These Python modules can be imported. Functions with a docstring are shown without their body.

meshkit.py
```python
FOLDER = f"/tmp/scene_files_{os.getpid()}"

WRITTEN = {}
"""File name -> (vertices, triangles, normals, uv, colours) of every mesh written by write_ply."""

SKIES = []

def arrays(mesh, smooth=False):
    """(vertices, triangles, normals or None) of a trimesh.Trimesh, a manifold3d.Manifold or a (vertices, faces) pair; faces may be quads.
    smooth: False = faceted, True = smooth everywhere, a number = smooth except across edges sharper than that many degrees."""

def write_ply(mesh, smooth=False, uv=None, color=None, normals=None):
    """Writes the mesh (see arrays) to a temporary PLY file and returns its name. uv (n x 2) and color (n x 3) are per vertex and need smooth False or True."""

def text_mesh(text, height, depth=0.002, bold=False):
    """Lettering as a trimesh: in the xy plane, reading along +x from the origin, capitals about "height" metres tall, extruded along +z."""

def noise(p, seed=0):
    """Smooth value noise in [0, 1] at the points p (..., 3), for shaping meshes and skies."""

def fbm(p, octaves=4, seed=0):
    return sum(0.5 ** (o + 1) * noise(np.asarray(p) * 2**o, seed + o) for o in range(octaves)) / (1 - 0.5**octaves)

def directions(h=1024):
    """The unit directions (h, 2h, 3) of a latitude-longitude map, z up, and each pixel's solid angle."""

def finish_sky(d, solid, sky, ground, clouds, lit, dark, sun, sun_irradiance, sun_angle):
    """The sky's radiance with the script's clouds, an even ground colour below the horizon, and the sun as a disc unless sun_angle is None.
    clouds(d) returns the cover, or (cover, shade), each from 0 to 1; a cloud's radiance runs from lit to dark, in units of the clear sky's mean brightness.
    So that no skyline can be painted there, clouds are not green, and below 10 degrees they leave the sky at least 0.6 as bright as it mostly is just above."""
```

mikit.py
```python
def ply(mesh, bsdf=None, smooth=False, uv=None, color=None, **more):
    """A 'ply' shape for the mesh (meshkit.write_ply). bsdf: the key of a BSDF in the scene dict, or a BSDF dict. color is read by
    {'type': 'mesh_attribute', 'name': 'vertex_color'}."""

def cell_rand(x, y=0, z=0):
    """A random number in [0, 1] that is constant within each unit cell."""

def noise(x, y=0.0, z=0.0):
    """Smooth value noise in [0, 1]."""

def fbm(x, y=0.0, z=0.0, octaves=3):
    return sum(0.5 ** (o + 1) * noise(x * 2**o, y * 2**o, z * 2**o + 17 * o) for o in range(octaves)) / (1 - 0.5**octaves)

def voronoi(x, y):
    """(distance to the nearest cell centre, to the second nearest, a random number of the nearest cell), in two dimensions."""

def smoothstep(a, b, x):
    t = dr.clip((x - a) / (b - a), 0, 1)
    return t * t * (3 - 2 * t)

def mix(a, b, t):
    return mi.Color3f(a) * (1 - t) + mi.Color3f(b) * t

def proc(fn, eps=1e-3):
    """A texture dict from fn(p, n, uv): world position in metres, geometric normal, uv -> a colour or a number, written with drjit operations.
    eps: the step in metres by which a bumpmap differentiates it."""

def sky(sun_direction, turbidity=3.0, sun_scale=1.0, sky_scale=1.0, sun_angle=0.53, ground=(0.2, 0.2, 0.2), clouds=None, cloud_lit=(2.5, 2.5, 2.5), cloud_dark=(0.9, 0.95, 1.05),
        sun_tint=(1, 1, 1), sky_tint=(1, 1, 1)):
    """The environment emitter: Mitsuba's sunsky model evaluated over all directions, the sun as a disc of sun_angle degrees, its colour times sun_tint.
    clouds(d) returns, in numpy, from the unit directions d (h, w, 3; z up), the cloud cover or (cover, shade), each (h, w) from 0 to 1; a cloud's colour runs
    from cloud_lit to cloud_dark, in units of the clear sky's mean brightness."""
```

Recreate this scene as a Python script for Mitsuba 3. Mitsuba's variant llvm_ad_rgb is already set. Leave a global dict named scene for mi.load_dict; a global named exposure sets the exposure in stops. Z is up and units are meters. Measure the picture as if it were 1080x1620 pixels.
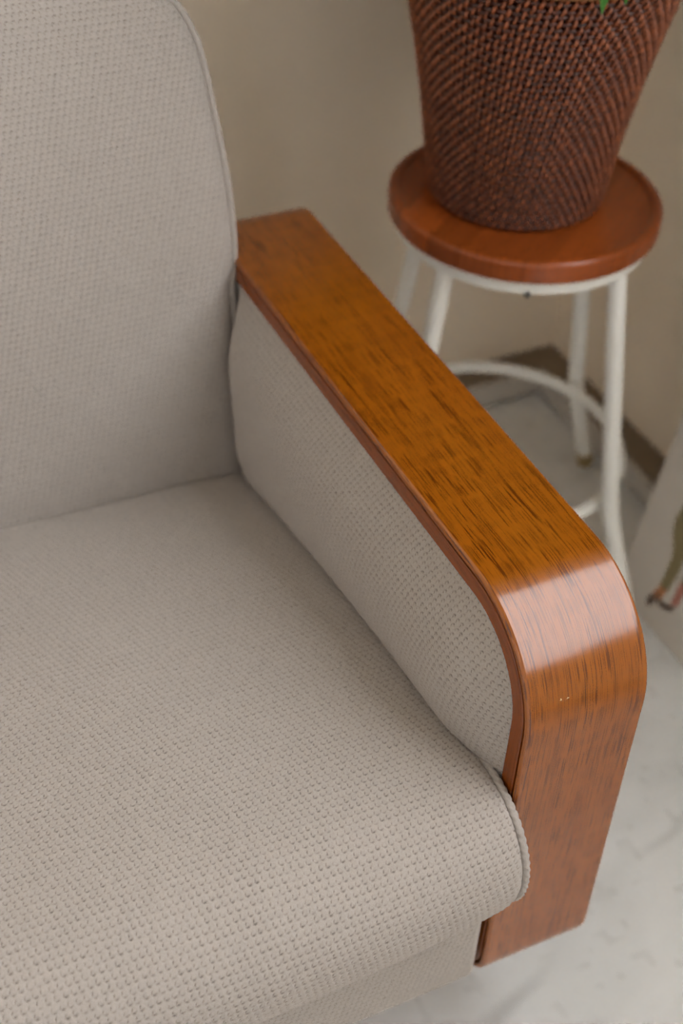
import math
import numpy as np
import trimesh
import drjit as dr
import mitsuba as mi
import mikit
import meshkit
from mikit import ply, proc, noise, fbm, cell_rand, smoothstep, mix
from shapely.geometry import Polygon, box as sbox

T = mi.ScalarTransform4f
scene, labels = {'type': 'scene'}, {}

# ------------------------------------------------------------------ camera, sky, exposure
CAM = np.array([-0.4883, -0.5947, 1.3914])
FWD = np.array([0.3489, 0.6661, -0.6592])
UPV = np.array([0.2553, 0.6092, 0.7508])
scene['camera'] = {
    'type': 'thinlens', 'fov_axis': 'x', 'fov': 2 * math.degrees(math.atan(540 / 2302.4)),
    'to_world': T().look_at(origin=CAM.tolist(), target=(CAM + FWD).tolist(), up=UPV.tolist()),
    'aperture_radius': 0.0072, 'focus_distance': 1.16, 'near_clip': 0.02, 'far_clip': 60.0}
# an overcast sky without sun; the light comes in through the right window and an added front one
scene['sky'] = mikit.sky((-0.5, 0.6, 0.62), sun_scale=0.0, clouds=lambda d: np.ones(d.shape[:2]),
                         cloud_lit=(0.985, 0.985, 1.0), ground=(0.22, 0.21, 0.2))
exposure = 6.0

# ------------------------------------------------------------------ helpers
def add(key, mesh, bsdf, smooth=False, uv=None, label=None, cat=None, group=None, kind=None):
    scene[key] = ply(mesh, bsdf, smooth, uv)
    tag(key, label, cat, group, kind)

def tag(key, label=None, cat=None, group=None, kind=None):
    d = {k: v for k, v in (('label', label), ('category', cat), ('group', group), ('kind', kind)) if v}
    if d:
        labels[key] = d

def numbered(base, i):
    return base if i == 0 else f'{base}_{i:03d}'

def grid(P, flip=False, wrap_i=False, wrap_j=False):
    """(vertices, quads) of a grid of points P (ni, nj, 3)."""
    ni, nj = P.shape[:2]
    i, j = np.meshgrid(np.arange(ni if wrap_i else ni - 1), np.arange(nj if wrap_j else nj - 1), indexing='ij')
    a, b = i * nj + j, ((i + 1) % ni) * nj + j
    c, d = ((i + 1) % ni) * nj + (j + 1) % nj, i * nj + (j + 1) % nj
    q = np.stack([a, b, c, d], -1).reshape(-1, 4)
    return P.reshape(-1, 3), q[:, ::-1] if flip else q

def join(*parts):
    """Joins (vertices, faces) pairs and trimeshes into one (vertices, triangles)."""
    V, F, n = [], [], 0
    for m in parts:
        v, f = (m.vertices, m.faces) if hasattr(m, 'faces') else m
        f = np.asarray(f)
        if f.shape[1] == 4:
            f = np.vstack([f[:, [0, 1, 2]], f[:, [0, 2, 3]]])
        V.append(np.asarray(v, float)); F.append(f + n); n += len(v)
    return np.vstack(V), np.vstack(F)

def tube(pts, r, sides=12, closed=False, caps=True, cord=None):
    p = np.asarray(pts, float)
    n = len(p)
    t = (np.roll(p, -1, 0) - np.roll(p, 1, 0)) if closed else np.gradient(p, axis=0)
    t /= np.linalg.norm(t, axis=1, keepdims=True)
    a = np.zeros_like(p)
    ref = np.array([0, 0, 1.0]) if abs(t[0, 2]) < .9 else np.array([1.0, 0, 0])
    a[0] = np.cross(t[0], ref); a[0] /= np.linalg.norm(a[0])
    for k in range(1, n):
        v = a[k - 1] - t[k] * (a[k - 1] @ t[k]); a[k] = v / np.linalg.norm(v)
    b = np.cross(t, a)
    ang = np.arange(sides) * 2 * np.pi / sides
    r = np.broadcast_to(r, (n,))
    r = np.repeat(r[:, None], sides, 1)
    if cord:                                            # (depth, turns per point): the twist of a cord
        r = r * (1 + cord[0] * np.sin(3 * ang[None] + cord[1] * np.arange(n)[:, None]))
    P = p[:, None] + r[..., None] * (np.cos(ang)[None, :, None] * a[:, None] + np.sin(ang)[None, :, None] * b[:, None])
    m = grid(P, flip=False, wrap_i=closed, wrap_j=True)
    if closed or not caps:
        return join(m)
    v, f = join(m)
    c0, c1 = len(v), len(v) + 1
    v = np.vstack([v, p[0], p[-1]])
    k = np.arange(sides)
    e = (n - 1) * sides
    f = np.vstack([f, np.stack([k, (k + 1) % sides, k * 0 + c0], 1), np.stack([e + (k + 1) % sides, e + k, k * 0 + c1], 1)])
    return v, f

def lathe(prof, n=96, center=(0, 0)):
    prof = np.asarray(prof, float)
    a = np.arange(n) * 2 * np.pi / n
    P = np.stack([center[0] + prof[:, :1] * np.cos(a), center[1] + prof[:, :1] * np.sin(a), np.repeat(prof[:, 1:], n, 1)], -1)
    return grid(P, flip=True, wrap_j=True)

def box(x0, x1, y0, y1, z0, z1):
    m = trimesh.creation.box(extents=(x1 - x0, y1 - y0, z1 - z0))
    m.apply_translation(((x0 + x1) / 2, (y0 + y1) / 2, (z0 + z1) / 2))
    return m

def rounded_box(x0, x1, y0, y1, z0, z1, r, seg=5):
    """A box whose edges are rounded."""
    import manifold3d as m3
    pts = []
    s = trimesh.creation.uv_sphere(r, count=[2 * seg, 4 * seg]).vertices
    for x in (x0 + r, x1 - r):
        for y in (y0 + r, y1 - r):
            for z in (z0 + r, z1 - r):
                pts.append(s + [x, y, z])
    return m3.Manifold.hull_points(np.vstack(pts))

def plate(poly, axis, t0, t1):
    """A shapely polygon extruded along x (polygon in y,z) or z (polygon in x,y)."""
    m = trimesh.creation.extrude_polygon(poly, t1 - t0, engine='earcut')
    v = np.array(m.vertices); v[:, 2] += t0
    if axis == 'x':
        v = v[:, [2, 0, 1]]
    elif axis == 'y':
        v = v[:, [0, 2, 1]]; m.invert()
    return trimesh.Trimesh(v, m.faces, process=False)

def spline(pts, n):
    from scipy.interpolate import CubicSpline
    p = np.asarray(pts, float)
    s = np.concatenate([[0], np.cumsum(np.linalg.norm(np.diff(p, axis=0), axis=1))])
    cs = CubicSpline(s, p)
    f = cs(np.linspace(0, s[-1], 4000))
    L = np.concatenate([[0], np.cumsum(np.linalg.norm(np.diff(f, axis=0), axis=1))])
    q = np.interp(np.linspace(0, L[-1], n), L, np.arange(len(L)))
    k = np.clip(q.astype(int), 0, len(L) - 2)
    return f[k] + (f[k + 1] - f[k]) * (q - k)[:, None], L[-1]

# ------------------------------------------------------------------ materials
def lin(r, g, b):
    c = np.array([r, g, b]) / 255.0
    return np.where(c < .04045, c / 12.92, ((c + .055) / 1.055) ** 2.4).tolist()

def principled(color, rough=.5, spec=.5, **k):
    c = color if isinstance(color, dict) else {'type': 'rgb', 'value': list(color)}
    return {'type': 'twosided', 'bsdf': {'type': 'principled', 'base_color': c, 'roughness': rough, 'specular': spec, **k}}

FAB, GAP_SHADE = (.350, .320, .296), (.175, .153, .136)  # knot colour, then the shade painted into the gaps between knots
CU, CV, SHIFT = .0062, .0062, .27          # one knot of the weave in metres

def knot_cell(uv):
    v = uv.y / CV
    r = dr.floor(v)
    u = uv.x / CU + SHIFT * r
    return u - dr.floor(u), v - r, dr.floor(u), r

def knot_rand(a, b, seed):
    # meshkit.noise of the same knot, so that painted gap shade and relief agree
    x, y = a * 1.7 + .5, b * 1.3 + .5
    i, j = dr.floor(x), dr.floor(y)
    tx, ty = x - i, y - j
    tx, ty = tx * tx * (3 - 2 * tx), ty * ty * (3 - 2 * ty)
    def hsh(c, d):
        c, d = mi.UInt32(mi.Int32(c)), mi.UInt32(mi.Int32(d))
        k = c * 374761393 + d * 668265263 + seed * 144665
        k = (k ^ (k >> 13)) * 1274126177
        return mi.Float((k ^ (k >> 16)) & 0xFFFFFF) / 16777215.0
    return dr.lerp(dr.lerp(hsh(i, j), hsh(i + 1, j), tx), dr.lerp(hsh(i, j + 1), hsh(i + 1, j + 1), tx), ty)

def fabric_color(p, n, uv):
    # beige knots, with the shade of the gaps between them painted in as taupe
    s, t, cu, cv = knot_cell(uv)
    ground = mi.Float(0)  # amount of painted gap shade, summed over neighbouring knots
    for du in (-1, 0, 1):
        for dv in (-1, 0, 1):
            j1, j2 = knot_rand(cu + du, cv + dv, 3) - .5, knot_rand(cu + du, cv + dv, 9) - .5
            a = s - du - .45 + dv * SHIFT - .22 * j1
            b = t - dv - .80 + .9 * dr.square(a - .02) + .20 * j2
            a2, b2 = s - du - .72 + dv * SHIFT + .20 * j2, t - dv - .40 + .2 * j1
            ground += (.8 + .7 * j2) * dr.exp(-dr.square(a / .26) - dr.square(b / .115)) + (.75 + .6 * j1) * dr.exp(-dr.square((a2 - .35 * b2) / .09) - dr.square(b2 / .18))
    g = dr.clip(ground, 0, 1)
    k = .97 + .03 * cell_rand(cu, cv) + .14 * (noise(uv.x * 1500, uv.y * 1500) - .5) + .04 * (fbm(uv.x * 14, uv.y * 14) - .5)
    return mix(FAB, GAP_SHADE, g) * k

def wood_color(a, b, base, dark, pore, grain=1.0):
    """a along, b across the grain in metres."""
    w = b + .004 * (fbm(a * 2.5, b * 9, 3.0) - .5)
    broad = fbm(a * 1.3, w * 55, 1.0)
    fine = noise(a * 9, w * 520, 5.0)
    c = mix(base, dark, dr.clip(.20 + .8 * (broad - .35) + .30 * (fine - .5), 0, 1))
    gate = .68 + .32 * smoothstep(.2, .7, noise(a * 5, w * 45, 21.0))
    m1 = smoothstep(.62, .82, noise(a * 40, w * 1700, 9.0))
    m2 = smoothstep(.66, .86, noise(a * 62 + 7, w * 2500, 12.0))
    return mix(c, pore, dr.clip(m1 + .7 * m2, 0, 1) * gate * grain)

ARM_BASE, ARM_DARK, ARM_PORE = (.262, .074, .004), (.208, .052, .002), (.088, .018, .001)
scene['arm_wood'] = principled(proc(lambda p, n, uv: wood_color(uv.x, uv.y, ARM_BASE, ARM_DARK, ARM_PORE)), .17, .74)
scene['lining_wood'] = principled(proc(lambda p, n, uv: wood_color(uv.x, uv.y, (.20, .048, .006), (.15, .032, .004), (.08, .017, .003), .6)), .2, .5)
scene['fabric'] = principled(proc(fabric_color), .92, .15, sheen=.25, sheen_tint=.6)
scene['piping_fabric'] = principled(proc(lambda p, n, uv: mi.Color3f(*FAB) * (.86 + .2 * noise(p.x * 900, p.y * 900, p.z * 900))), .92, .15, sheen=.25)

def stool_wood(p, n, uv):
    x = p.x * .80 + p.y * .60
    y = -p.x * .60 + p.y * .80
    s = dr.floor((y + 3) / .046)
    c = wood_color(x + 7 * s, y, (.29, .066, .012), (.20, .038, .006), (.11, .02, .004), .5)
    return c * (.82 + .42 * cell_rand(s, 3))
scene['stool_wood'] = principled(proc(stool_wood), .24, .5)
scene['white_metal'] = principled(proc(lambda p, n, uv: mi.Color3f(.83, .84, .81) * (.95 + .08 * fbm(p.x * 40, p.y * 40, p.z * 25))), .38, .5)
scene['rubber_tip'] = principled((.30, .22, .09), .6, .4)
scene['dark_steel'] = principled((.05, .048, .045), .4, .5)

def strand(base, dark):
    return lambda p, n, uv: mix(dark, base, dr.clip(noise(p.x * 160, p.y * 160, p.z * 160) * 1.3 - .15, 0, 1)) * (.8 + .4 * noise(p.x * 900, p.y * 900, p.z * 300))
scene['weaver_cane'] = principled(proc(strand((.075, .015, .007), (.028, .007, .004))), .36, .5, clearcoat=.35, clearcoat_gloss=.85)
scene['stake_cane'] = principled(proc(strand((.34, .098, .032), (.13, .032, .011))), .36, .5, clearcoat=.4, clearcoat_gloss=.85)
scene['rim_cane'] = principled(proc(strand((.34, .16, .06), (.20, .075, .026))), .45, .5, clearcoat=.2)
scene['light_stop_cane'] = principled((.075, .015, .007), .6, .3)
scene['soil'] = principled(proc(lambda p, n, uv: mix((.03, .02, .013), (.09, .06, .04), noise(p.x * 300, p.y * 300, p.z * 300))), .95, .1)
scene['leaf_green'] = {'type': 'principledthin', 'base_color': proc(lambda p, n, uv: mix((.05, .16, .035), (.085, .24, .05), noise(p.x * 60, p.y * 60, p.z * 60))),
                       'roughness': .42, 'spec_trans': 0.0, 'diff_trans': .5, 'eta': 1.45}
scene['stem_green'] = principled((.10, .16, .05), .5)
scene['pot_plastic'] = principled((.05, .045, .04), .5)

def wall_paint(c):
    return lambda p, n, uv: mi.Color3f(*c) * (.955 + .07 * fbm(p.x * 3.5 + 5, p.y * 3.5, p.z * 3.5) + .02 * noise(p.x * 240, p.y * 240, p.z * 240))
scene['wall_paint'] = principled(proc(wall_paint((.84, .75, .625))), .7, .3)
scene['room_paint'] = principled(proc(wall_paint((.78, .77, .75))), .8, .2)
scene['ceiling_paint'] = principled((.78, .76, .72), .9, .1)

def floor_color(p, n, uv):
    x, y = p.x, p.y
    wx = .10 * (fbm(x * 3 + 3, y * 3, 2.0, 4) - .5)
    wy = .16 * (fbm(x * 2.2, y * 3.1 + 9, 6.0, 4) - .5)
    cl = fbm(x * 5 + wx * 20, y * 9 + wy * 20, 1.0, 4)
    c = mix((.64, .655, .655), (.73, .745, .75), smoothstep(.3, .7, cl))
    q = (y + wy - .16 * x + wx) * 5.2
    f = dr.abs(q - dr.floor(q) - .5)
    vein = (1 - smoothstep(.0, .075, f)) * smoothstep(.38, .62, fbm(x * 4 + 31, y * 4, 8.0))
    c = mix(c, (.40, .405, .40), .6 * vein)
    sp = noise(x * 75, y * 75, 3.0)
    return mix(c, (.45, .45, .44), .28 * smoothstep(.68, .98, sp))
scene['floor_sheet'] = principled(proc(floor_color), .42, .35)
scene['skirting_grey'] = principled(proc(lambda p, n, uv: mi.Color3f(.50, .48, .45) * (.86 + .25 * fbm(p.x * 30, p.y * 30, p.z * 30))), .5, .4)
scene['skirting_brown'] = principled(proc(lambda p, n, uv: mi.Color3f(.20, .155, .11) * (.7 + .6 * fbm(p.x * 22, p.y * 22, p.z * 60))), .55, .3)
scene['window_white'] = principled((.75, .74, .72), .5)
scene['board_paper'] = principled((.62, .58, .53), .6, .3)
scene['board_edge'] = principled((.55, .52, .48), .7, .2)
for nm, c in (('print_olive', (.24, .20, .10)), ('print_skin', (.42, .18, .075)), ('print_brown', (.10, .065, .045)), ('print_red', (.42, .16, .12)), ('print_shirt', (.33, .29, .22))):
    scene[nm] = principled(c, .6, .3)

# ------------------------------------------------------------------ the room
XR, YB, XL, YF, ZC = .720, 1.005, -2.5, -2.7, 4.2
WIN_R = (-1.9, .31, 1.09, 4.0)
ADDED_WIN_F = (-2.4, -1.9, 2.3, 4.0)  # unseen front window, added and sized for fill light
add('floor', box(XL - .2, XR + .2, YF - .2, YB + .2, -.1, 0), 'floor_sheet', label='pale grey marbled floor', kind='structure')
add('ceiling', box(XL - .2, XR + .2, YF - .2, YB + .2, ZC, ZC + .2), 'ceiling_paint', label='white ceiling', kind='structure')
add('wall_back', box(XL - .2, XR + .2, YB, YB + .2, 0, ZC), 'wall_paint', label='beige wall behind the sofa and stool', kind='structure')
wr = sbox(YF, 0, YB, ZC).difference(sbox(WIN_R[0], WIN_R[2], WIN_R[1], WIN_R[3]))
add('wall_right', plate(wr, 'x', XR, XR + .2), 'wall_paint', label='beige wall to the right, behind the leaning board', kind='structure')
add('wall_left', box(XL - .2, XL, YF, YB, 0, ZC), 'room_paint', kind='structure', label='pale wall at the far left of the room')
wf = sbox(XL, 0, XR, ZC).difference(sbox(ADDED_WIN_F[0], ADDED_WIN_F[2], ADDED_WIN_F[1], ADDED_WIN_F[3]))
add('wall_front', plate(wf, 'y', YF - .2, YF), 'room_paint', kind='structure', label='pale wall with an added fill light window facing the sofa')

def window_frame(rect, axis, t0, t1, key):
    a0, a1, b0, b1 = rect
    o = sbox(a0, b0, a1, b1).difference(sbox(a0 + .05, b0 + .05, a1 - .05, b1 - .05))
    add(key, plate(o, axis, t0, t1), 'window_white', kind='structure', label='white window frame')
window_frame(WIN_R, 'x', XR + .10, XR + .16, 'window_1')
window_frame(ADDED_WIN_F, 'y', YF - .16, YF - .10, 'added_window_2')  # frame of the added fill window

# low grey plinths along both walls, standing off the floor on a narrow dark joint
PD, PH = .057, .043
add('baseboard_right', rounded_box(XR - PD, XR + .004, YF, YB + .004, .006, PH, .003), 'skirting_grey', 30, kind='structure', label='low grey plinth with a brown top along the right wall')
add('baseboard_right__joint', box(XR - PD + .008, XR, YF, YB, 0, .006), 'skirting_brown', label='dark joint under the plinth')
add('baseboard_right__top_strip', rounded_box(XR - PD + .010, XR + .004, YF, YB - PD + .012, PH - .001, PH + .0038, .0015), 'skirting_brown', 30, label='brown strip on top of the plinth')
add('baseboard_back', rounded_box(XL, XR - PD + .004, YB - PD, YB + .004, .006, PH, .003), 'skirting_grey', 30, kind='structure', label='low grey plinth with a brown top along the back wall')
add('baseboard_back__joint', box(XL, XR - PD, YB - PD + .008, YB, 0, .006), 'skirting_brown', label='dark joint under the plinth')
add('baseboard_back__top_strip', rounded_box(XL, XR, YB - PD + .010, YB + .004, PH - .001, PH + .004, .0015), 'skirting_brown', 30, label='brown strip on top of the plinth')

# ------------------------------------------------------------------ fabric relief
def relief(u, v):
    """Height of the knotted weave, about 0..1, at u, v in metres."""
    r = np.floor(v / CV)
    uu = u / CU + SHIFT * r
    cu = np.floor(uu)
    s, t = uu - cu, v / CV - r
    h = np.ones_like(s)
    for du in (-1, 0, 1):
        for dv in (-1, 0, 1):
            q = np.stack([(cu + du) * 1.7 + .5, (r + dv) * 1.3 + .5, r * 0], -1)
            j1, j2 = meshkit.noise(q, 3) - .5, meshkit.noise(q, 9) - .5
            a = s - du - .45 + dv * SHIFT - .22 * j1
            b = t - dv - .80 + .9 * (a - .02) ** 2 + .20 * j2
            h -= (.8 + .7 * j2) * np.exp(-(a / .26) ** 2 - (b / .105) ** 2)
            a2, b2 = s - du - .72 + dv * SHIFT + .20 * j2, t - dv - .40 + .2 * j1
            h -= (.75 + .6 * j1) * np.exp(-((a2 - .35 * b2) / .085) ** 2 - (b2 / .17) ** 2)
            a3, b3 = s - du - .22 + dv * SHIFT, t - dv - .45
            h += .30 * np.exp(-((a3 - .55 * b3) / .10) ** 2 - (b3 / .30) ** 2)
    return h + .25 * (meshkit.noise(np.stack([u * 900, v * 900, u * 0], -1), 4) - .5)

def displaced(P, U, V, amp, sign=1):
    """The grid moved outwards along its normals by the weave."""
    n = np.cross(np.gradient(P, axis=0), np.gradient(P, axis=1))
    n *= sign / np.maximum(np.linalg.norm(n, axis=2, keepdims=True), 1e-12)
    return P + n * (amp * relief(U, V))[..., None]

# ------------------------------------------------------------------ sofa
W, L, ZT, ZB, RF = .115, .697, .597, .141, .1017
SX0 = -1.20                                          # inner face of the far arm
tag('sofa', 'beige woven fabric sofa with a broad honey-brown bentwood arm', 'sofa')

def rounded_loop(off, step=.004):
    """Points (y, z) of the arm's outline moved inwards by off, and the arc length along the outer outline."""
    y0, y1, z0, z1 = 0, L + .012, ZB, ZT
    R = {'ft': RF, 'bt': .045, 'bb': .045, 'fb': .040}
    segs = [('ft', y0 + R['ft'], z1 - R['ft'], np.pi, np.pi / 2), ('bt', y1 - R['bt'], z1 - R['bt'], np.pi / 2, 0),
            ('bb', y1 - R['bb'], z0 + R['bb'], 0, -np.pi / 2), ('fb', y0 + R['fb'], z0 + R['fb'], -np.pi / 2, -np.pi)]
    segs = segs[2:] + segs[:2]
    outer, nrm = [], []
    for k, (nm, cy, cz, a0, a1) in enumerate(segs):
        n = 26 if nm == 'ft' else 14
        a = np.linspace(a0, a1, n)
        d = np.stack([np.cos(a), np.sin(a)], 1)
        outer.append(np.array([cy, cz]) + R[nm] * d); nrm.append(d)
        nx = segs[(k + 1) % 4]
        e = np.array([nx[1], nx[2]]) + R[nx[0]] * np.array([np.cos(nx[3]), np.sin(nx[3])])
        m = np.linspace(outer[-1][-1], e, 20)[1:-1]
        outer.append(m); nrm.append(np.repeat(d[-1:], len(m), 0))
    outer, nrm = np.vstack(outer), np.vstack(nrm)
    s = np.concatenate([[0], np.cumsum(np.linalg.norm(np.diff(outer, axis=0), axis=1))])
    return outer - off * nrm, s

def band(x0, x1, d0, d1, fil):
    """A closed bent band of wood; its section runs from depth d0 to d1 with rounded outer edges."""
    a = np.linspace(0, np.pi / 2, 6)
    f2 = min(fil, (d1 - d0) * .36)
    sec = [(x0 + fil - fil * np.sin(t), d0 + fil - fil * np.cos(t)) for t in a]
    sec += [(x0 + f2 * (1 - np.cos(t)), d1 - f2 * (1 - np.sin(t))) for t in a]
    right = [(x0 + x1 - x, d) for x, d in sec][::-1]
    mid = [(x0 + fil + (x1 - x0 - 2 * fil) * t, d0) for t in (.98, .75, .5, .25, .02)]
    sec = sec + [(x0 + fil * 1.2 + (x1 - x0 - 2.4 * fil) * t, d1) for t in (.02, .5, .98)] + right + mid
    P, UV = [], []
    for x, d in sec:
        o, s = rounded_loop(d)
        P.append(np.concatenate([np.full((len(o), 1), x), o], 1)); UV.append(np.stack([s, s * 0 + (x - d if x < (x0 + x1) / 2 else x + d)], 1))
    P, UV = np.array(P), np.array(UV)
    # close the loop with a doubled seam so that the grain runs on
    P = np.concatenate([P, P[:, :1]], 1); UV = np.concatenate([UV, UV[:, -1:] + [[[.02, 0]]]], 1)
    P = np.concatenate([P, P[:1]], 0); UV = np.concatenate([UV, UV[:1]], 0)
    return grid(P), UV.reshape(-1, 2)

def make_arm(key, x0, x1):
    m, uv = band(x0, x1, 0, .0058, .0038)
    add(key, m, 'arm_wood', True, uv, label='honey-brown bentwood arm, its front bent down in a wide curve')
    m, uv = band(x0 + .0002, x1 - .0002, .0078, .0240, .0014)
    add(key + '__lining_band', m, 'lining_wood', True, uv, label='darker wooden band under the arm, set off by a groove')
make_arm('sofa__arm', 0, W)
make_arm('sofa__arm_001', SX0 - W, SX0)

# seat cushion: a section through it, from the back over the nose to its underside
SEAT = [(.585, .350), (.50, .372), (.40, .394), (.30, .411), (.20, .424), (.10, .433), (.04, .4345), (.005, .429), (-.022, .413), (-.038, .390),
        (-.043, .364), (-.038, .338), (-.024, .317), (0, .305), (.05, .300)]
SXE = -.0065
XS = np.concatenate([SXE - np.linspace(0, .47, 560), SXE - .47 - np.linspace(.012, SXE - .47 - (SX0 + .0065) - 0, 60)[0:]])
XS = XS[XS >= SX0 + .006]
XS = np.append(XS, SX0 + .0065)
def seat_section(n):
    return spline(SEAT, n)
sec, seclen = seat_section(760)
tang = np.gradient(sec, axis=0); tang /= np.linalg.norm(tang, axis=1, keepdims=True)
snorm = np.stack([-tang[:, 1], tang[:, 0]], 1)          # outwards
if snorm[50, 1] < 0:
    snorm = -snorm
dx = np.minimum(SXE - XS, XS - SX0 - .0065)
off = -.0075 * np.exp(-dx / .006) + .013 * (1 - np.exp(-dx / .13))
vv = np.linspace(0, seclen, len(sec))
taper = np.clip(np.minimum(vv / .05, (seclen - vv) / .05), 0, 1)
P = np.zeros((len(XS), len(sec), 3))
P[..., 0] = XS[:, None]
P[..., 1:] = sec[None] + snorm[None] * (off[:, None] * taper[None])[..., None]
lump = meshkit.fbm(np.stack([P[..., 0] * 7, P[..., 1] * 7, P[..., 2] * 7], -1), 2, 5) - .5
P[..., 2] += .006 * lump * (1 - np.exp(-dx / .05))[:, None]
U, V = np.meshgrid(-XS, vv, indexing='ij')
amp = np.where((XS > -.52)[:, None] & (vv > -1)[None], .0015, 0.0) * np.clip(dx / .004, 0, 1)[:, None]
P = displaced(P, U, V, amp, 1 if np.cross(np.gradient(P, axis=0), np.gradient(P, axis=1))[300, 200, 2] > 0 else -1)
m = grid(P)
ends = []
for i in (0, -1):
    ring = P[i][::8]
    cap = np.vstack([ring, ring.mean(0, keepdims=True)])
    k = np.arange(len(ring) - 1)
    f = np.stack([k, k + 1, k * 0 + len(ring)], 1)
    ends.append((cap, f if i else f[:, ::-1]))
uvs = np.vstack([np.stack([U, V], -1).reshape(-1, 2)] + [np.stack([e[0][:, 1], e[0][:, 2]], 1) for e in ends])
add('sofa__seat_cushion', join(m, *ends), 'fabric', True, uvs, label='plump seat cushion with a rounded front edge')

pp, plen = seat_section(700)
pn = np.gradient(pp, axis=0); pn /= np.linalg.norm(pn, axis=1, keepdims=True)
pn = np.stack([-pn[:, 1], pn[:, 0]], 1); pn = pn if pn[50, 1] > 0 else -pn
for i, x in enumerate((SXE + .0012, SX0 + .0055)):
    q = pp - pn * .0040
    add('sofa__seat_cushion__' + numbered('piping', i), tube(np.concatenate([np.full((len(q), 1), x), q], 1), .0036, 15, cord=(.16, .95)), 'piping_fabric', True, label='corded piping along the cushion end')

# back cushion, leaning back on a slanted plane
B0, BL = np.array([0, .560, .352]), .22
BT = .528                                                # height of the cushion along z
BTOP = B0[2] + BT
zr = np.array([.30, .57, .585, .62, .67, .71, .735, .778, .807, .831, .846, .856, .862])
xr = np.array([-.006, -.006, -.001, .0015, .0005, -.0035, -.0065, -.0115, -.0165, -.0255, -.0345, -.050, -.075])
bdir = np.array([0, BL, 1.0]); blen = np.linalg.norm(bdir); bnor = np.array([0, -1, BL]) / blen
def right_edge(z):
    return np.interp(z, zr, xr)
zs = np.linspace(B0[2], BTOP - .006, 400)
ws = np.concatenate([np.linspace(0, .36, 290), .36 + np.linspace(.01, 1, 50) * (-(SX0) - .36 - .006)])
Z, Wd = np.meshgrid(zs, ws, indexing='ij')
XR_ = right_edge(Z)
X = XR_ + (SX0 + .006 - XR_) * Wd / ws[-1]
dist = np.minimum(np.minimum((XR_ - X) * .97, X - SX0 - .006), np.minimum((BTOP - .006 - Z) * blen, (Z - B0[2]) * blen * 1.3))
Rb = .024
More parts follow.
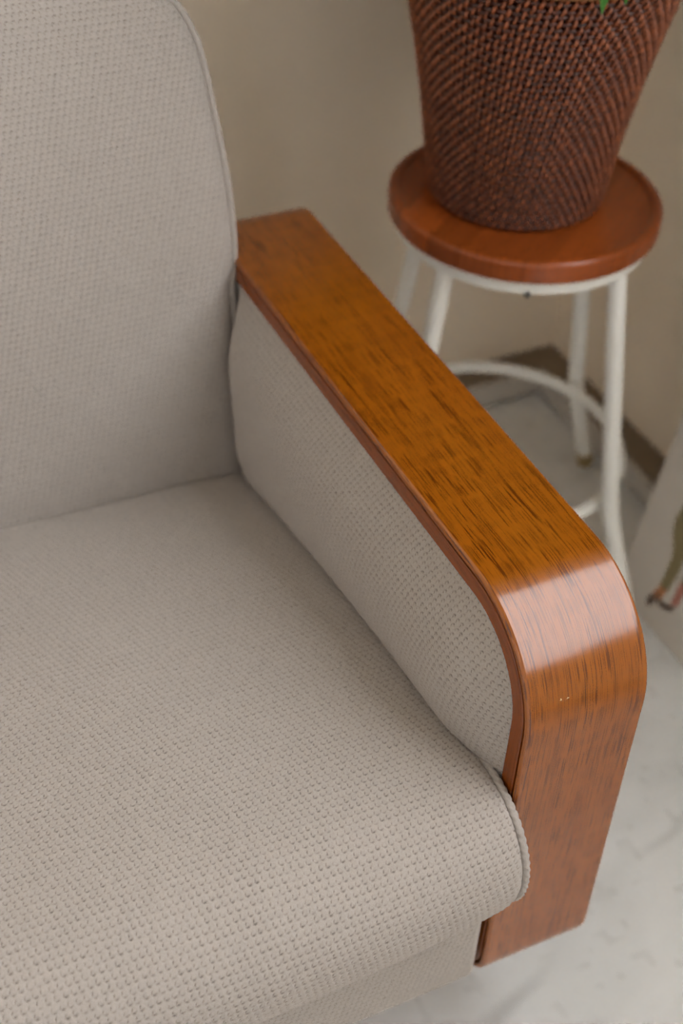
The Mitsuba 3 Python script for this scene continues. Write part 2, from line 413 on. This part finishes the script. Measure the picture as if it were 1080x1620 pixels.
h = Rb * .62 * np.sqrt(np.clip(1 - (1 - np.clip(dist / Rb, 0, 1)) ** 2, 0, 1)) + .016 * (1 - np.exp(-dist / .14))
P = np.stack([X, B0[1] + BL * (Z - B0[2]), Z], -1) + bnor * h[..., None]
U, V = -X, Z * blen
amp = np.where(X > -.36, .0008, 0) * np.clip(dist / .006, 0, 1)
P = displaced(P, U, V, amp, 1 if np.cross(np.gradient(P, axis=0), np.gradient(P, axis=1))[200, 100, 1] < 0 else -1)
front = grid(P, flip=True)
edge = np.concatenate([P[:, 0][::6], P[-1][::6], P[:, -1][::-6], P[0][::-6]])
side = np.stack([edge, edge - bnor * .05, edge - bnor * .13], 0)
sidem = grid(side, wrap_j=True)
bk = side[-1]
backc = np.vstack([bk, bk.mean(0, keepdims=True)])
k = np.arange(len(bk))
backm = (backc, np.stack([k, (k + 1) % len(bk), k * 0 + len(bk)], 1))
uvs = np.vstack([np.stack([U, V], -1).reshape(-1, 2), np.stack([side[..., 0] + side[..., 1], side[..., 2]], -1).reshape(-1, 2), backc[:, [0, 2]]])
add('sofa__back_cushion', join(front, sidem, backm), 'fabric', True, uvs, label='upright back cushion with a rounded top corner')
for i, col in enumerate((0, -1)):
    e = np.stack([right_edge(zs) if i == 0 else zs * 0 + SX0 + .006, B0[1] + BL * (zs - B0[2]), zs], 1)
    if i == 0:
        top = np.stack([np.linspace(xr[-1], SX0 + .006, 60)[1:], np.full(59, B0[1] + BL * (zs[-1] - B0[2])), np.full(59, zs[-1])], 1)
        e = np.vstack([e[::4], top])
    e = e + bnor * .0045 + np.array([.0012 if i == 0 else -.0012, 0, 0])
    add('sofa__back_cushion__' + numbered('piping', i), tube(e, .0038, 10), 'piping_fabric', True, label='corded piping along the cushion edge')
# the upholstered back frame the cushion leans on
fr = Polygon([(.585, .165), (.690, .165), (.690, .40), (.800, .82), (.775, .83), (.70, .45)])
add('sofa__back_frame', plate(fr, 'x', SX0 + .004, -.006), 'piping_fabric', False, label='fabric covered frame behind the back cushion')

# upholstered panels inside the arms
def arm_panel(key, xface, sgn, fine):
    st = .0008 if fine else .006
    ys, zz = np.arange(.018, .66, st), np.arange(.30, .580, st)
    Y, Zg = np.meshgrid(ys, zz, indexing='ij')
    o = .0222
    def dist_to(Y, Zg):
        y0, y1, z1, R = o, .66, ZT - o, RF - o
        cy, cz = y0 + R, z1 - R
        d = np.minimum(np.minimum(Y - y0, z1 - Zg), 9)
        corner = (Y < cy) & (Zg > cz)
        d = np.where(corner, R - np.hypot(Y - cy, Zg - cz), d)
        return d
    d = dist_to(Y, Zg)
    # pull the grid points just outside back onto the outline
    keep = d > -st * 1.05
    g0, g1 = np.gradient(d, st)
    gl = np.maximum(np.hypot(g0, g1), .2)
    mv = np.where((d < 0) & keep, -d, 0) / gl
    Y2, Z2 = Y + g0 * mv, Zg + g1 * mv
    d = np.maximum(dist_to(Y2, Z2), 0)
    dback = (B0[1] + BL * (Z2 - B0[2]) - .006 - Y2) * .97
    zbot = np.interp(Y2, [p_[0] for p_ in SEAT[:8]][::-1], [p_[1] for p_ in SEAT[:8]][::-1]) - .012
    dbot = Z2 - zbot
    def puff(d, R):
        return 1 - (1 - np.clip(d / R, 0, 1)) ** 2.3
    h = .036 * puff(d, .085) * puff(np.maximum(dback, 0), .055) * (.45 + .55 * puff(np.maximum(dbot, 0), .07))
    # the weave runs over the padding at its full size: its coordinates grow outwards with the slope
    dd = np.linspace(0, .09, 400)
    excess = np.concatenate([[0], np.cumsum(np.hypot(np.diff(dd), np.diff(.036 * puff(dd, .085))) - np.diff(dd))])
    grow = excess[-1] - np.interp(d, dd, excess)
    UU, VV = Y2 - g0 / gl * grow, Z2 - g1 / gl * grow
    P = np.stack([xface + sgn * (-.0045 + h), Y2, Z2], -1)
    if fine:
        nn = np.cross(np.gradient(P, axis=0), np.gradient(P, axis=1))[400, 150, 0]
        P = displaced(P, UU, VV, .0013 * np.clip(d / .003, 0, 1), 1 if nn * sgn > 0 else -1)
    v, f = grid(P, flip=sgn < 0)
    ok = keep.reshape(-1)
    f = f[ok[f].all(1)]
    used = np.unique(f); remap = np.full(len(v), -1); remap[used] = np.arange(len(used))
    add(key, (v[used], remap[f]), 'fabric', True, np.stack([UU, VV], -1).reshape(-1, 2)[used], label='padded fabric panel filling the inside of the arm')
arm_panel('sofa__side_panel', 0.0, -1, True)
arm_panel('sofa__side_panel_001', SX0, 1, False)
# the outer face of each arm is closed by a flat fabric panel, the inner lower part by the base
for i, (x0, x1) in enumerate(((.055, W - .012), (SX0 - W + .012, SX0 - .055))):
    o, _ = rounded_loop(.0225)
    add('sofa__' + numbered('outer_panel', i), plate(Polygon(o), 'x', x0, x1), 'piping_fabric', False, label='flat fabric panel inside the wooden loop of the arm')
bx = rounded_box(SX0 + .002, -.0065, -.002, .66, .163, .299, .012, 10)
bm = bx.to_mesh()
bv, bf = np.array(bm.vert_properties[:, :3], float), np.array(bm.tri_verts)
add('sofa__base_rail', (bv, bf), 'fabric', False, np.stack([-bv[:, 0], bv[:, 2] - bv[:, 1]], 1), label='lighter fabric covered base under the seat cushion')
for i, (x, y) in enumerate(((-.10, .14), (-.10, .58), (SX0 + .10, .14), (SX0 + .10, .58))):
    add('sofa__' + numbered('leg', i), lathe([(.001, 0), (.014, 0), (.016, .003), (.022, .165), (.001, .165)], 24, (x, y)), 'lining_wood', 40, label='tapered wooden leg')

# ------------------------------------------------------------------ stool
SC, SZ = np.array([.3922, .6702]), .5626
tag('stool', 'round-seated stool with a red-brown dished wooden top and white metal legs', 'stool')
r, t = .160, .027
prof = [(.0005, SZ - .0065), (.05, SZ - .0062), (.10, SZ - .0055), (.138, SZ - .0048), (.1445, SZ - .0042), (.1465, SZ - .0030), (.1475, SZ - .0005), (.1490, SZ + .0004), (.152, SZ + .0006)]
a = np.linspace(0, np.pi / 2, 7)
prof += [(r - .0065 + .0065 * np.sin(q), SZ - .0060 + .0065 * np.cos(q)) for q in a]
prof += [(r, SZ - t + .006)] + [(r - .005 + .005 * np.cos(q), SZ - t + .005 - .005 * np.sin(q)) for q in a[1:]] + [(.10, SZ - t), (.0005, SZ - t)]
add('stool__seat', lathe(prof, 160, SC), 'stool_wood', 35, label='red-brown round wooden seat with a raised rim')
zb = SZ - t
add('stool__apron', lathe([(.147, zb), (.150, zb), (.150, zb - .017), (.147, zb - .017), (.147, zb)], 128, SC), 'white_metal', 35, label='white metal ring under the seat')
AZ = math.radians(-68.46)
RT, RK, ZK, RFT = .142, .193, .190, .261
for i in range(4):
    u = np.array([math.cos(AZ + i * math.pi / 2), math.sin(AZ + i * math.pi / 2)])
    pt = lambda rr, z: np.array([SC[0] + u[0] * rr, SC[1] + u[1] * rr, z])
    A_, K_, F_ = pt(RT - .006, zb - .0005), pt(RK, ZK), pt(RFT, .012)
    d1, d2 = (K_ - A_) / np.linalg.norm(K_ - A_), (F_ - K_) / np.linalg.norm(F_ - K_)
    s0, s1 = K_ - d1 * .03, K_ + d2 * .03
    q = np.linspace(0, 1, 9)[:, None]
    bend = (1 - q) ** 2 * s0 + 2 * q * (1 - q) * K_ + q ** 2 * s1
    path = np.vstack([A_ + (s0 - A_) * np.linspace(0, 1, 8)[:-1, None], bend, s1 + (F_ - s1) * np.linspace(0, 1, 6)[1:, None]])
    lk = 'stool__' + numbered('leg', i)
    add(lk, tube(path, .0110, 20), 'white_metal', 40)
    add(lk + '__foot_tip', tube(np.array([F_ - d2 * .022, F_ - d2 * .001, F_ + d2 * .006]), [.0122, .0126, .0116], 20), 'rubber_tip', 40, label='yellow-brown rubber tip')
a = np.arange(120) * 2 * np.pi / 120
RR = .1715
add('stool__footrest_ring', tube(np.stack([SC[0] + RR * np.cos(a), SC[1] + RR * np.sin(a), a * 0 + ZK], 1), .0080, 14, closed=True), 'white_metal', True, label='white metal footrest ring')
ub = np.array([math.cos(math.radians(-118)), math.sin(math.radians(-118))])
bc = SC + ub * .147
add('stool__screw', tube(np.array([[bc[0], bc[1], zb - .021], [bc[0], bc[1], zb - .014]]), .0042, 12), 'dark_steel', 40, label='small dark screw under the seat ring')

# ------------------------------------------------------------------ wicker basket
BC, BZ = np.array([.389, .6903]), SZ - .0042
brad = lambda z: .1005 + .1039 * z + .2869 * z * z
HB = .301
NS, NR = 126, 40
rng = np.random.default_rng(7)
tag('wicker_basket', 'dark red-brown woven wicker basket standing on the stool', 'basket')
zl = np.linspace(.002, HB - .004, 24)
light_stop = [(.001, BZ + .0005), (brad(0) - .004, BZ + .0005)] + [(brad(z) - .0045, BZ + z) for z in zl] + [(brad(z) - .0075, BZ + z) for z in zl[::-1]] + [(brad(0) - .008, BZ + .006), (.001, BZ + .006)]  # added inner shell, blocks light through the weave
add('wicker_basket__light_stop', lathe(light_stop, 96, BC), 'light_stop_cane', 40, label='added lining that stops light coming through the weave')
pitch = (HB - .019) / NR
SL = .9                                                   # how far the stakes lean round the basket, radians per metre
for k in range(NR):
    z0 = .005 + k * pitch
    n = NS * 5
    th = np.arange(n) * 2 * np.pi / n
    ph = NS * (th - SL * z0) / 2 + np.pi * k
    rj = rng.uniform(-.0004, .0004)
    rad = brad(z0) + .0013 * np.cos(ph) * 1.0 - .0008 + rj
    zz_ = BZ + z0 + .0007 * np.sin(3 * th + rng.uniform(0, 6)) + .0003 * np.sin(ph * 2)
    add('wicker_basket__' + numbered('weaver', k), tube(np.stack([BC[0] + rad * np.cos(th), BC[1] + rad * np.sin(th), zz_], 1), pitch * .34 * rng.uniform(.9, 1.08), 6, closed=True), 'weaver_cane', True)
for i in range(NS):
    zq = np.linspace(.001, HB - .010, NR * 6)
    k_ = (zq - .005) / pitch
    th = 2 * np.pi * i / NS + SL * zq + rng.uniform(-.005, .005) + .0050 * np.sin(np.pi * k_ + np.pi * i + np.pi) * 1.0
    rad = brad(zq) + .0022 * (-np.cos(np.pi * k_ + np.pi * i)) + .0008
    add('wicker_basket__' + numbered('stake', i), tube(np.stack([BC[0] + rad * np.cos(th), BC[1] + rad * np.sin(th), BZ + zq], 1), .0128 * rad * rng.uniform(.85, 1.15), 5), 'stake_cane', True)
n = 480
th = np.arange(n) * 2 * np.pi / n
for k in range(3):
    ph = th * 40 + k * 2 * np.pi / 3
    rad = brad(HB) + .0015 + .0030 * np.cos(ph)
    add('wicker_basket__' + numbered('rim_strand', k), tube(np.stack([BC[0] + rad * np.cos(th), BC[1] + rad * np.sin(th), BZ + HB - .0075 + .0034 * np.sin(ph)], 1), .0027, 7, closed=True), 'rim_cane', True, label='paler braided strand of the rim')

# ------------------------------------------------------------------ plant in the basket
tag('potted_plant', 'green leafy plant growing in the wicker basket, one leaf tip hanging over the rim, unseen foliage added for shade', 'plant')
PZ = BZ + HB
add('potted_plant__soil', lathe([(.0005, PZ - .030), (.06, PZ - .027), (.12, PZ - .032), (brad(HB - .03) - .012, PZ - .034), (.10, PZ - .06), (.0005, PZ - .06)], 48, BC), 'soil', 30, label='dark soil')

def leaf_mesh(base, tip, width, sag, roll=0.0):
    base, tip = np.asarray(base, float), np.asarray(tip, float)
    n = 15
    s = np.linspace(0, 1, n)
    c = base + (tip - base) * s[:, None]
    c[:, 2] += sag * 4 * s * (1 - s)
    tg = np.gradient(c, axis=0); tg /= np.linalg.norm(tg, axis=1, keepdims=True)
    side = np.cross(tg, [0, 0, 1.0]); side /= np.maximum(np.linalg.norm(side, axis=1, keepdims=True), 1e-6)
    nr = np.cross(side, tg)
    side = side * math.cos(roll) + nr * math.sin(roll)
    nr = np.cross(side, tg)
    w = width * np.sin(np.pi * s ** .75) ** .8 * .5 + .0004
    j = np.linspace(-1, 1, 7)
    P = c[:, None] + side[:, None] * (w[:, None] * j)[..., None] + nr[:, None] * (w[:, None] * .35 * np.abs(j) ** 1.3)[..., None]
    return grid(P)
stem_top = [np.array([BC[0] + .01, BC[1] - .01, PZ + .46]), np.array([BC[0] - .12, BC[1] - .02, PZ + .40]), np.array([BC[0] + .05, BC[1] + .03, PZ + .52])]
for i, st in enumerate(stem_top):
    b0 = np.array([BC[0] + (st[0] - BC[0]) * .3, BC[1] + (st[1] - BC[1]) * .3, PZ - .035])
    q = np.linspace(0, 1, 12)[:, None]
    add('potted_plant__' + numbered('stem', i), tube(b0 + (st - b0) * q + np.array([[.01, .008, 0]]) * np.sin(q * 3.1), .0035, 8), 'stem_green', True)
leaves = [((.385, .575, PZ + .075), (.349, .5235, .838), .032, .018, .3), ((.405, .580, PZ + .075), (.372, .5185, .846), .030, .016, -.2)]
prng = np.random.default_rng(11)
for i in range(66):
    az = i * 2.39996 + .4
    st = stem_top[i % 3]
    f = .45 + .55 * (i // 3) / 21.0
    b0 = np.array([BC[0] + (st[0] - BC[0]) * .3, BC[1] + (st[1] - BC[1]) * .3, PZ - .035])
    b = b0 + (st - b0) * f
    ln = prng.uniform(.16, .30)
    tp = b + np.array([math.cos(az) * ln, math.sin(az) * ln, prng.uniform(-.01, .09)])
    tp[0] = min(tp[0], XR - .03); tp[1] = min(tp[1], YB - .03)
    leaves.append((b, tp, prng.uniform(.06, .10), .03, 0.0))
for i in range(190):  # dense unseen leaves added to shade the corner and arm back
    az = i * 2.39996 + 1.1
    rb_, rt_ = prng.uniform(.03, .09), prng.uniform(.24, .46)
    b = np.array([BC[0] + rb_ * math.cos(az), BC[1] + rb_ * math.sin(az), PZ + prng.uniform(.02, .24)])
    tp = np.array([BC[0] + rt_ * math.cos(az), BC[1] + rt_ * math.sin(az), 0])
    tp[0] = min(tp[0], XR - .03); tp[1] = min(tp[1], YB - .03)
    tp[2] = max(1.0 - .45 * (tp[1] - .45), .86) + prng.uniform(0, .28)
    leaves.append((b, tp, prng.uniform(.09, .14), .06, 0.0))
for i, (b, tp, w, sag, ro) in enumerate(leaves):
    add('potted_plant__' + numbered('leaf', i), leaf_mesh(b, tp, w, sag, ro), 'leaf_green', True, label='leaf tip hanging over the basket rim' if i < 2 else None)

# ------------------------------------------------------------------ picture board leaning on the right wall
tag('picture_board', 'white board with a printed figure in olive trousers, leaning on the right wall', 'picture board')
LEAN, YAW = math.atan(.165), math.radians(1.2)
ex = np.array([math.sin(YAW), -math.cos(YAW), 0])                       # along the lower edge, towards the viewer
ey = np.array([math.sin(LEAN) * math.cos(YAW), math.sin(LEAN) * math.sin(YAW), math.cos(LEAN)])
ez = np.cross(ex, ey); ez = ez if ez[0] < 0 else -ez                    # out of the picture
O = np.array([.5265, .519, .0008])
BWD, BHT = .55, .92
def on_board(poly, t0, t1):
    m = trimesh.creation.extrude_polygon(poly, t1 - t0, engine='earcut')
    v = np.array(m.vertices)
    w = O + v[:, :1] * ex + v[:, 1:2] * ey + (v[:, 2:] + t0) * ez
    f = m.faces if np.dot(np.cross(ex, ey), ez) > 0 else m.faces[:, ::-1]
    return w, f
add('picture_board__panel', on_board(sbox(0, 0, BWD, BHT), -.018, -.0006), 'board_edge', False)
add('picture_board__print', on_board(sbox(.0005, .0005, BWD - .0005, BHT - .0005), -.0006, 0), 'board_paper', False, label='pale print on the board')

# the printed figure: flat shapes on the board, only its legs are in the picture
def printed(key, pts, mat, t=.0004, label=None):
    poly = Polygon(pts).buffer(.003).buffer(-.003)
    add('picture_board__' + key, on_board(poly, 0, t), mat, False, label=label)
printed('printed_trousers', [(.056, .150), (.053, .166), (.058, .20), (.062, .30), (.068, .40), (.150, .40), (.156, .28), (.150, .18), (.128, .125), (.118, .095), (.100, .100),
                             (.106, .150), (.098, .20), (.092, .135), (.0925, .107), (.0873, .069), (.071, .0686), (.072, .1154), (.0685, .1276)], 'print_olive', label='olive printed trousers')
printed('printed_leg', [(.072, .070), (.0865, .0706), (.0800, .0442), (.0734, .0440), (.0640, .0437)], 'print_skin', .0003, label='orange-brown printed lower leg')
printed('printed_leg_001', [(.1020, .1060), (.1140, .1000), (.1110, .0634), (.0997, .0552), (.1001, .0865)], 'print_red', .0003, label='reddish printed lower leg')
printed('printed_shoe', [(.0628, .0461), (.0740, .0464), (.0707, .0302), (.0644, .0259), (.0588, .0314)], 'print_brown', .0005, label='dark brown printed shoe')
printed('printed_shoe_001', [(.0706, .0527), (.0832, .0499), (.0951, .0535), (.1090, .0600), (.1062, .0499), (.0925, .0423), (.0793, .0410)], 'print_brown', .0005, label='dark brown printed shoe')
printed('printed_shirt', [(.066, .398), (.060, .50), (.050, .60), (.085, .635), (.135, .635), (.172, .60), (.160, .50), (.152, .398)], 'print_shirt', label='printed shirt')

# two tiny chips in the varnish of the arm
def chip(i, x, y, z, ln, wd):
    d = np.array([0, -math.sin(math.radians(20)), -math.cos(math.radians(20))])
    nn = np.array([0, -math.cos(math.radians(20)), math.sin(math.radians(20))])
    ang = np.arange(7) * 2 * np.pi / 7
    rr = 1 + .35 * np.sin(ang * 3 + i)
    ring = np.array([x, y, z]) + nn * .00012 + (np.cos(ang) * rr * wd)[:, None] * np.array([1, 0, 0]) + (np.sin(ang) * rr * ln)[:, None] * d
    c = np.array([[x, y, z]]) + nn * .0003
    k = np.arange(7)
    f = np.stack([k, (k + 1) % 7, k * 0 + 7], 1)
    add('sofa__arm__' + numbered('chip', i), (np.vstack([ring, c]), f), 'bare_wood', False, label='tiny pale chip in the varnish')
scene['bare_wood'] = principled((.55, .40, .22), .6)
chip(0, .0310, .0061, .5299, .0013, .0009)
chip(1, .0375, .0059, .5294, .0007, .0012)
